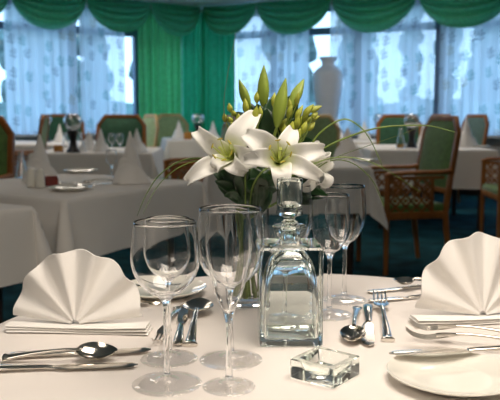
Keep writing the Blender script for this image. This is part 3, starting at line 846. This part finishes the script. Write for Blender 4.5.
def petal(parent, base, mid, tip, w, curl=.012, n=13, cup=.35, nrm=Vector((0,-1,.2))):
    """base, mid, tip: world points; a channelled tepal with a recurved tip"""
    base, mid, tip = Vector(base), Vector(mid), Vector(tip)
    ax_ = nrm.normalized(); pts = cr([base, base.lerp(mid, .55)+ax_*.004, mid, mid.lerp(tip, .62)+ax_*.004, tip, tip-ax_*.011+(tip-mid).normalized()*.001, tip-ax_*.013-(tip-mid).normalized()*.009], 4); out = []; uvs = []
    m = len(pts); arc = [0.]
    for a, b in zip(pts, pts[1:]): arc.append(arc[-1]+(b-a).length)
    for i, p in enumerate(pts):
        u = arc[i]/arc[-1]
        t = (pts[min(i+1, m-1)]-pts[max(i-1, 0)]).normalized()
        s = t.cross(nrm).normalized(); nn = s.cross(t).normalized()
        ww = 1.14*w*(math.sin(PI*(.05+.95*u)**.68)**.9 if u < .999 else 0)+.0006
        row, uvr = [], []
        for k in range(9):
            v = -1+k/4
            rip = .0022*math.sin(u*13+v*2)*abs(v)**2*min(1, u*2)
            row.append(p+s*ww*v*(1-.10*abs(v)*0)+nn*(cup*ww*(abs(v)**1.7)-.0015*(1-abs(v))+rip))
            uvr.append((.5+v/2, u))
        out.append(row); uvs.append(uvr)
    bm = new(); inv = parent.matrix_world.inverted() if False else None
    o_ = Vector(parent.location)
    grid(bm, [[q-o_ for q in r] for r in out], uvs)
    return obj('petal', bm, 'petal', parent, sharp=180, solid=.0009)
def lily(label, k, ctr, face_dir, petals, Yc, stam=True):
    c = Vector(ctr); fd = Vector(face_dir).normalized()
    t = thing('lily', label, 'flower', c, 0, 'open white lilies')
    thr = c-fd*.030
    obj('throat', tube(new(), [thr-fd*.012-c, thr-c, thr+fd*.012-c, thr+fd*.028-c], [.003,.007,.010,.014], 12, caps=False), 'petal', t, solid=.0008)
    obj('stem', tube(new(), [p-c for p in stem_pts(k, thr-fd*.010, fd)], .0030, 8), 'stem', t)
    for (px, py, dy, w, bend) in petals:
        tip = at(px, py, Yc+dy)
        d = (tip-c); base = thr+fd*.018+d.normalized()*.006
        mid = c+d*.55+fd*bend
        petal(t, base, mid, tip, w, nrm=fd)
    if stam:
        a1 = fd.cross(Vector((0,0,1))).normalized(); a2 = a1.cross(fd)
        for q in range(6):
            an = q*PI/3+.3; e = c+fd*.034+(a1*math.cos(an)+a2*math.sin(an))*.017+Vector((0,0,.010))
            obj('stamen', tube(new(), cr([thr+fd*.01-c, c+fd*.012+(a1*math.cos(an)+a2*math.sin(an))*.006-c, e-c], 4), .0008, 6), 'pistil', t)
            ad = (a1*math.sin(an)-a2*math.cos(an))*.0045
            obj('anther', tube(new(), [e-ad-c, e-ad*.4-c, e+ad*.4-c, e+ad-c], [.0006,.0014,.0014,.0006], 6), 'anther', t)
        e = c+fd*.042+Vector((0,0,.012))
        obj('pistil', tube(new(), [thr-c, c+fd*.02-c, e-c, e+fd*.003-c], [.0014,.0012,.0015,.0024], 8), 'pistil', t)
    return t
L2y = 1.17
lily('wide open white lily facing the viewer above the decanter', 0, at(279,160,L2y), (.02,-1,.18), [
    (247,134,-.005,.0175,.022),(293,130,.02,.0130,.012),(323,150,.0,.0145,.016),(319,177,-.02,.0135,.024),(282,187,-.035,.0150,.020),(246,159,-.02,.0130,.020)], L2y)
L1y = 1.20
lily('white lily turned left with long curling petals, left of the other', 1, at(229,157,L1y), (-.32,-1,.12), [
    (197,131,-.01,.0140,.012),(255,115,.02,.0175,.012),(187,181,-.02,.0130,.018),(256,160,-.015,.0170,.020),(226,118,.03,.0130,.010),(222,190,-.03,.0130,.026)][:4]+[(243,172,-.03,.0120,.020),(215,168,-.03,.0110,.016)], L1y)
lily('white lily facing right, half hidden behind the wide open one', 2, at(306,166,1.235), (.75,-.62,.0), [
    (329,158,-.01,.0140,.018),(323,184,-.03,.0150,.022),(305,187,-.03,.0130,.014),(298,150,.02,.0140,.004),(318,147,.03,.0140,.01)], 1.235, stam=False)
def spindle(parent, base, tip, w, mat, name='bud'):
    b, t = Vector(base), Vector(tip); prof_ = [(.0,.32),(.10,.60),(.25,.90),(.42,1.),(.58,.90),(.75,.62),(.9,.30),(1,.06)]
    bm = new(); pts = [b.lerp(t, u) for u, _ in prof_]; rads = [w*r for _, r in prof_]
    rings = []; ax = (t-b).normalized(); a = ax.cross(Vector((0,1,0))).normalized(); c = ax.cross(a)
    for p, r in zip(pts, rads):
        rings.append([bm.verts.new(p+a*r*(1+.13*math.cos(3*q*PI/9))*math.cos(q*PI/9)+c*r*(1+.13*math.cos(3*q*PI/9))*math.sin(q*PI/9)) for q in range(18)])
    for A, B in zip(rings, rings[1:]):
        for i in range(18): face(bm, (A[i], A[(i+1)%18], B[(i+1)%18], B[i]))
    face(bm, rings[0][::-1]); face(bm, rings[-1])
    return obj(name, bm, mat, parent, recalc=True)
def lily_bud(label, k, b, t, w, Y, dy=0.):
    B, T = at(b[0], b[1], Y), at(t[0], t[1], Y+dy)
    o = thing('lily_bud', label, 'flower bud', B, 0, 'closed lily buds')
    spindle(o, B-B, T-B, w, 'bud')
    obj('stem', tube(new(), [p-B for p in stem_pts(k, B+(T-B)*.02, (T-B).normalized())], .0026, 8), 'stem', o)
lily_bud('tall upright closed lily bud, highest in the bouquet', 3, (264,107), (264,65), .0100, 1.25)
lily_bud('large closed lily bud just right of the tallest one', 4, (277,127), (286,78), .0112, 1.22)
lily_bud('closed lily bud leaning right at the top of the bouquet', 5, (291,108), (304,79), .0095, 1.26, .02)
lily_bud('smaller closed lily bud leaning left at the top of the bouquet', 6, (250,108), (239,79), .0080, 1.25)
def sprig(label, k, node, buds, Y):
    n_ = at(node[0], node[1], Y)
    o = thing('bud_sprig', label, 'flower sprig', n_, 0, 'sprigs of small yellow-green buds')
    bm = new(); tube(bm, [p-n_ for p in stem_pts(k, n_, Vector((0,0,1)))], .0019, 6)
    obj('stem', bm, 'stem', o)
    for i, (x, y, tx, ty, w) in enumerate(buds):
        b, t = at(x, y, Y+.012*math.sin(i*2.1)), at(tx, ty, Y+.018*math.sin(i*2.1))
        s = spindle(o, b-n_, t-n_, w*1.12, 'sbud')
        obj('stalk', tube(new(), [Vector((0,0,0)), (b-n_)*.5+Vector((0,0,-.004)), (b-n_)], .0011, 6), 'stem', s)
sprig('sprig of yellow-green buds spreading right of the lily buds', 7, (300,140), [(309,112,322,106,.0048),(306,122,320,116,.0045),(303,117,314,104,.0050),(300,126,309,110,.0050),(296,120,303,105,.0048),(296,130,299,115,.0050)], 1.24)
sprig('sprig of small buds between the large lily buds', 8, (280,140), [(281,131,287,118,.0058),(273,106,275,92,.0038),(288,118,292,104,.0046),(291,112,289,98,.0040),(268,128,270,117,.0045),(296,106,299,92,.0040)], 1.235)
sprig('sprig of small buds low on the left of the tallest bud', 9, (250,140), [(247,114,245,98,.0052),(257,103,257,91,.0044),(254,122,257,106,.0052),(261,118,260,106,.0042),(251,126,262,118,.0052)], 1.235)
sprig('sprig of small buds at the far left of the bouquet', 10, (238,142), [(231,112,229,103,.0044),(226,122,224,113,.0042),(232,122,228,117,.0040),(236,116,232,110,.0040)], 1.25)
def leafm(parent, b, m, t, w, nrm):
    pts = cr([b, m, t], 7); rows = []
    for i, p in enumerate(pts):
        u = i/(len(pts)-1); tt = (pts[min(i+1, len(pts)-1)]-pts[max(i-1, 0)]).normalized()
        s = tt.cross(nrm).normalized(); nn = s.cross(tt)
        ww = w*math.sin(PI*(.04+.95*u)**1.15)**.8
        rows.append([p+s*ww*v+nn*.28*ww*abs(v) for v in (-1,-.5,0,.5,1)])
    bm = new(); grid(bm, rows); return obj('leaf', bm, 'leaf', parent, sharp=180, solid=.0006)
def foliage(label, k, node, leaves, Y):
    n_ = at(node[0], node[1], Y)
    o = thing('leaf_sprig', label, 'foliage', n_, 0, 'sprigs of dark leaves')
    obj('stem', tube(new(), [p-n_ for p in stem_pts(k, n_, Vector((0,0,1)))], .0022, 6), 'stem', o)
    for i, (x, y, w, dy) in enumerate(leaves):
        t = at(x, y, Y+dy); m = n_.lerp(t, .5)+Vector((0,-.006,.008))
        leafm(o, Vector((0,0,0)), m-n_, t-n_, w, Vector((.3*math.sin(i*1.7),-1,.35*math.cos(i*2.3))))
foliage('dark leaves spreading low on the left under the lily', 11, (240,200), [(210,167,.009,.0),(215,181,.009,-.02),(221,166,.010,-.01),(232,163,.010,-.02),(224,196,.008,-.03),(247,168,.010,-.025),(238,172,.009,-.035),(214,174,.008,.02),(228,186,.009,.01)], 1.235)
foliage('dark leaves under the middle of the bouquet', 12, (262,200), [(252,168,.014,-.01),(262,166,.014,.01),(272,170,.014,.0),(246,182,.013,-.03),(284,176,.013,.0),(258,178,.013,-.035)], 1.24)
foliage('dark leaves low on the right under the lilies', 13, (285,198), [(328,196,.013,-.01),(324,184,.012,.0),(312,204,.011,-.01),(300,178,.014,.01),(318,176,.012,.02)], 1.25)
foliage('dark leaves among the lily buds', 14, (268,150), [(272,97,.015,.0),(244,101,.014,.01),(257,104,.015,.0),(284,104,.015,.01),(298,104,.014,.02),(234,112,.013,.01),(266,108,.015,-.01),(312,116,.013,.02),(290,96,.012,.02)], 1.25)
foliage('dark leaves filling the back of the bouquet', 25, (275,160), [(296,132,.016,.02),(282,118,.014,.03),(312,140,.014,.02),(258,132,.016,.02),(244,134,.014,.02),(232,136,.013,.02),(306,150,.016,.01),(272,128,.014,.02),(320,152,.013,.02)], 1.28)
foliage('dark leaves low in front of the vase rim', 26, (258,215), [(246,190,.014,-.02),(262,184,.013,-.03),(230,178,.014,-.03),(272,192,.013,-.02),(236,196,.012,-.02),(218,186,.013,-.02)], 1.25)
sprig('sprig of small buds behind the wide open lily on the right', 27, (298,145), [(302,134,307,121,.0050),(308,131,315,122,.0046),(290,136,293,121,.0054),(284,136,285,124,.0046),(312,118,318,112,.0042),(296,140,301,128,.0050)], 1.225)
sprig('sprig of small buds behind the left lily', 28, (244,140), [(240,124,238,113,.0046),(246,130,248,117,.0054),(236,130,231,122,.0046),(256,134,258,120,.0056),(266,136,269,123,.0054)], 1.245)
def blade(label, k, pts, w=.0016, mat='grass', start=True):
    P = [at(x, y, Y) for x, y, Y in pts]
    if start:
        b, n_ = inside(k, .026); P = [b, n_.lerp(P[0], .15)]+P
    c = cr(P, 8); o = c[0].copy(); w *= 1.25
    m = len(c)
    e = tube(new(), [p-o for p in c], [w*(1-.75*(i/(m-1))**2) for i in range(m)], 6, .45)
    ob = obj('grass_blade', e, mat); ob.location = o
    return tag(ob, label, 'grass blade', 'long grass blades in the bouquet')
blade('grass blade arching high then dropping steeply to the right of the lilies', 15, [(300,165,1.24),(317,136,1.24),(342,119.5,1.24),(360,127,1.24),(372,143,1.24),(384,170,1.24)])
blade('longest grass blade, reaching right past the deep green chair', 16, [(300,168,1.22),(314,155,1.22),(334,143,1.22),(362,132,1.22),(384,127,1.22),(408,125.5,1.22),(430,126,1.22),(455,132,1.22)])
blade('low grass blade arching right and ending over the olive armchair', 17, [(300,172,1.21),(316,163,1.2),(333,158,1.2),(352,157.5,1.2),(370,162,1.2),(390,172,1.2),(420,192,1.2)], .0022)
blade('thin grass blade rising right across the table behind', 18, [(312,168,1.23),(342,155,1.23),(376,143,1.23),(410,131,1.23),(444,115,1.23)], .0009)
blade('thin lower grass blade drooping over the table just right of the lilies', 24, [(305,176,1.22),(330,161,1.22),(352,163,1.22),(372,180,1.22),(384,206,1.22)], .0010)
blade('broad grass blade arching left and falling beside the cone napkin', 19, [(225,166,1.23),(202,158.6,1.2),(181,161,1.19),(160,174.5,1.18),(146,195,1.17),(137,216,1.16)], .0026)
blade('second grass blade arching left just inside the broad one', 20, [(222,170,1.23),(200,161,1.21),(180,167,1.2),(163,180,1.19),(152,195,1.18),(143,214,1.17)], .0018)
blade('straw-brown stalk standing straight up left of the buds', 21, [(232,150,1.25),(224,110,1.26),(227.5,75,1.26),(236,33,1.26)], .0013, 'straw')
blade('grass stem hanging straight down in front of the vase', 22, [(262,150,1.20),(252,152,1.185),(246,168,1.18),(245.5,206,1.18),(248,262,1.18)], .0022, 'grass', False)
blade('grass loop bending down in front of the vase', 23, [(272,166,1.19),(262,172,1.18),(253,186,1.175),(249,210,1.175),(243,262,1.175)], .0020, 'grass', False)

# ------------------------------------------------------------------ things on the background tables
def cone_napkin(label, p, h, w, rz=0., seed=0):
    bm = new(); n = 60; rnd = random.Random(seed); ph = rnd.random()*6
    for (hh, ww, a0, a1, off) in ((h, w*.5, 0, 2*PI, 0), (h*.50, w*.62, R(150), R(345), .004), (h*.40, w*.66, R(190), R(372), .007)):
        rows = []
        for i in range(13):
            u = i/12; row = []
            for j in range(n+1):
                a = lerp(a0, a1, j/n)
                ztop = hh*u
                if off:
                    e = j/n; ztop = hh*u*(.35+.65*math.sin(PI*min(1, e*1.15))**.8)
                r = ww*(1-ztop/h*.985)**.92*(1+.07*math.sin(3*a+ph)*(1-u)+.03*math.sin(9*a)*(1-u))+off*(1-u*.5)
                row.append((r*math.cos(a), r*math.sin(a)*.75, ztop))
            rows.append(row)
        grid(bm, rows)
    o = obj('cone_napkin', bm, 'napkin', recalc=False, sharp=50, solid=.002)
    o.location = p; o.rotation_euler = (0,0,rz)
    return tag(o, label, 'napkin', 'cone-folded napkins on the other tables')
Z = TT+.002
def onz(px, py): return on(px, py, Z)
def tp(px, Y): return Vector((xat(px, Y, Z), Y, Z))
cone_napkin('large cone napkin standing alone at the right of the left table', onz(131,183), .25, .135, R(0), 1)
cone_napkin('large cone napkin behind the white shakers on the left table', onz(41,181), .235, .135, R(20), 2)
cone_napkin('cone napkin just right of the front left globe lamp', tp(89,6.75), .17, .15, 0, 3)
cone_napkin('slim cone napkin left of two small glasses on the second left table', tp(101,6.5), .20, .12, R(40), 4)
cone_napkin('cone napkin at the right end of the second left table', tp(137,6.45), .20, .15, R(60), 5)
cone_napkin('small cone napkin right of the far left globe lamp', tp(60,8.5), .21, .10, 0, 6)
cone_napkin('cone napkin on the far table before the corner drapes, left of the lamp', tp(179,9.6), .24, .14, 0, 7)
cone_napkin('cone napkin right of the lamp on the far table before the corner drapes', tp(213,9.65), .22, .13, 0, 8)
cone_napkin('cone napkin on the near table just right of the lilies', onz(347,157)-Vector((0,.0,0)), .23, .19, R(30), 9)
cone_napkin('cone napkin on the far table just right of the urn', tp(337,9.15), .27, .15, 0, 10)
cone_napkin('cone napkin at the right of the far table beyond the lilies', tp(364,9.3), .24, .13, 0, 11)
cone_napkin('tall cone napkin on the table behind the olive armchair', tp(466,7.35), .29, .17, R(10), 12)
cone_napkin('narrow cone napkin beside the globe lamp behind the olive chair', tp(423,7.55), .25, .10, R(10), 13)

def globe_lamp(label, p, s=1.):
    t = thing('globe_lamp', label, 'table lamp', p, 0, 'globe lamps on black stands')
    obj('stand', lathe(new(), prof([(0,0),(.056,0),(.058,.010),(.050,.022),(.034,.055),(.029,.09),(.031,.125),(.044,.162),(.054,.182),(.046,.186),(.0,.176)], 4), 32), 'black', t, sharp=45)
    pr_ = [(.030,.184)]+[(.078*math.sin(R(a)), .262-.078*math.cos(R(a))) for a in range(28, 146, 8)]
    inn = [(max(.001, r-.0018), z) for r, z in pr_][::-1]
    obj('globe', lathe(new(), [(0,.186),(.029,.1865)]+pr_+inn[:-1]+[(.028,.189),(0,.1885)], 40), 'globe', t, sharp=60)
    t.scale = (s, s, s); return t
l0 = globe_lamp('globe lamp on black waisted stand, front left', tp(73.5,6.35))
def lamp_at(px, Y, label): return dup(l0, tp(px, Y), 0, label)
lamp_at(46, 8.6, 'smaller looking globe lamp on the far left table by the window')
lamp_at(198, 9.35, 'globe lamp on the far table before the corner drapes, left of the lilies')
lamp_at(411.5, 7.2, 'globe lamp on the table behind the olive armchair')
lamp_at(379, 9.5, 'globe lamp on the far table left of the deep green chair')

def bg_plate(label, p, r=.095):
    o = dup(bp1, p, 0, label); o.scale = (r/.084,)*3; return o
bg_plate('white plate with cutlery at the front corner of the left table', onz(71,190))
bg_plate('white plate behind the large cone napkins on the left table', onz(81,172.5))
bg_plate('white plate right of the tall cone napkin on the right table', tp(481,7.25), .085)
bg_plate('white plate at the right front of the table beside the olive armchair', onz(366,161), .08)
# left table: shakers, box, cutlery, glasses
for px, py, lb, s in ((31.5,187,'white salt shaker, left of the pair in front of the cone napkin',1.), (40.5,187.5,'white pepper shaker, right of the pair beside the red box',.96)):
    p = onz(px, py); t = thing('shaker', lb, 'shaker', p, 0, 'white shakers on the left table')
    obj('body', lathe(new(), [(0,0),(.021,0),(.0225,.003),(.0215,.05),(.019,.070),(0,.070)], 28), 'china', t, sharp=40)
    obj('cap', lathe(new(), prof([(.0188,.0705),(.0185,.078),(.013,.088),(0,.091)], 4), 28), 'china', t)
    t.scale = (s,)*3
p = onz(51.5,186); bm = new(); box(bm, (0,0,.022), (.058,.045,.042), bev=.006); box(bm, (0,0,.0455), (.05,.037,.005), bev=.002)
o = obj('sachet_box', bm, 'red'); o.location = p; o.rotation_euler = (0,0,R(25)); tag(o, 'small dark red box beside the white shakers on the left table', 'box')
bm = new(); box(bm, (0,0,.028), (.075,.04,.055), bev=.006); o = obj('sachet_box', bm, 'amber'); o.location = tp(58.5,6.45); tag(o, 'small amber box left of the front left globe lamp', 'box')
bm = new(); box(bm, (0,0,.045), (.10,.05,.09), bev=.006); o = obj('sachet_box', bm, 'amber'); o.location = tp(188,9.35); tag(o, 'small tan box beside the lamp before the corner drapes', 'box')
p0 = onz(60,187); cutlery('fork', 'fork lying on the front plate of the left table', onz(60,187)+Vector((0,0,.014)), onz(88,190)+Vector((0,0,.014)))
cutlery('spoon', 'spoon lying left of the lone cone napkin on the left table', onz(112,181), onz(82,182.5))
cutlery('knife', 'knife lying in front of the lone cone napkin on the left table', onz(76,186), onz(112,184))
cutlery('knife', 'knife right of the lone cone napkin at the table edge', onz(146,179), onz(172,180))
gw = goblet('wine_glass', 'small clear glass left of the lone cone napkin on the left table', 'wine glass', onz(112,176), .14, .030, .026, .030, .055, 'glasses on the other tables', n=32)
def bgl(px, Y, label, s=1.): return dup(gw, tp(px, Y), 0, label, s, 'glasses on the other tables')
bgl(112, 6.5, 'left one of two small glasses on the second left table', 1.1); bgl(120, 6.45, 'right one of two small glasses on the second left table', 1.1)
bgl(350, 9.2, 'small glass between cone napkins on the far right table', 1.2); bgl(453, 7.5, 'glass just left of the tall cone napkin behind the olive chair', 1.3)
def cruet(label, p, liquid, s=1.):
    t = thing('cruet', label, 'cruet', p, 0, 'conical glass cruets')
    op = prof([(0,.0005),(.034,0),(.036,.004),(.031,.03),(.020,.08),(.012,.115),(.011,.13),(.016,.145)], 4)
    inn = [(max(0, r-.0018), max(z, .006)) for r, z in op][::-1]
    obj('bottle', lathe(new(), op+inn, 28), 'glass', t, sharp=50)
    if liquid: obj('liquid', lathe(new(), [(0,.0075),(.030,.0075),(.0265,.032),(0,.032)], 24), 'oil', t, sharp=40)
    t.scale = (s,)*3
cruet('clear conical cruet left of the big cone napkin on the left table', onz(22,178), False, .95)
cruet('conical cruet with golden oil left of the lamp behind the olive armchair', tp(400.5,7.05), True, 1.3)
cruet('clear conical cruet just left of the front left globe lamp', tp(66,6.5), False, 1.15)
cruet('clear conical cruet just right of the front left globe lamp', tp(81,6.4), False, 1.15)

# ------------------------------------------------------------------ world, camera, view
w = bpy.data.worlds.new('World'); sc.world = w; w.use_nodes = True
nt = w.node_tree; bg = nt.nodes['Background']
tc = nt.nodes.new('ShaderNodeTexCoord'); sp = nt.nodes.new('ShaderNodeSeparateXYZ'); rp = nt.nodes.new('ShaderNodeValToRGB')
nt.links.new(tc.outputs['Generated'], sp.inputs[0]); nt.links.new(sp.outputs[2], rp.inputs[0]); nt.links.new(rp.outputs[0], bg.inputs[0])
rp.color_ramp.elements[0].color = (.52,.78,1,1); rp.color_ramp.elements[1].color = (.36,.64,1,1); rp.color_ramp.elements[1].position = .8
bg.inputs[1].default_value = 3.1
cam = bpy.data.cameras.new('camera'); co = bpy.data.objects.new('camera', cam); C.objects.link(co)
co.location = (0,0,CAMZ); co.rotation_euler = (PI/2-PITCH, 0, 0)
cam.sensor_width = 36; cam.lens = F/500*36; cam.clip_start = .02
cam.dof.use_dof = True; cam.dof.focus_distance = 1.10; cam.dof.aperture_fstop = 9.5
sc.camera = co
sc.view_settings.view_transform = 'Standard'; sc.view_settings.look = 'None'; sc.view_settings.gamma = 1; sc.view_settings.exposure = 0
try:
    cy = sc.cycles; cy.max_bounces = 16; cy.transmission_bounces = 16; cy.transparent_max_bounces = 24; cy.diffuse_bounces = 5; cy.glossy_bounces = 8
    cy.use_denoising = True; cy.sample_clamp_indirect = 20; cy.caustics_refractive = True; cy.caustics_reflective = True; cy.blur_glossy = .3
except Exception: pass
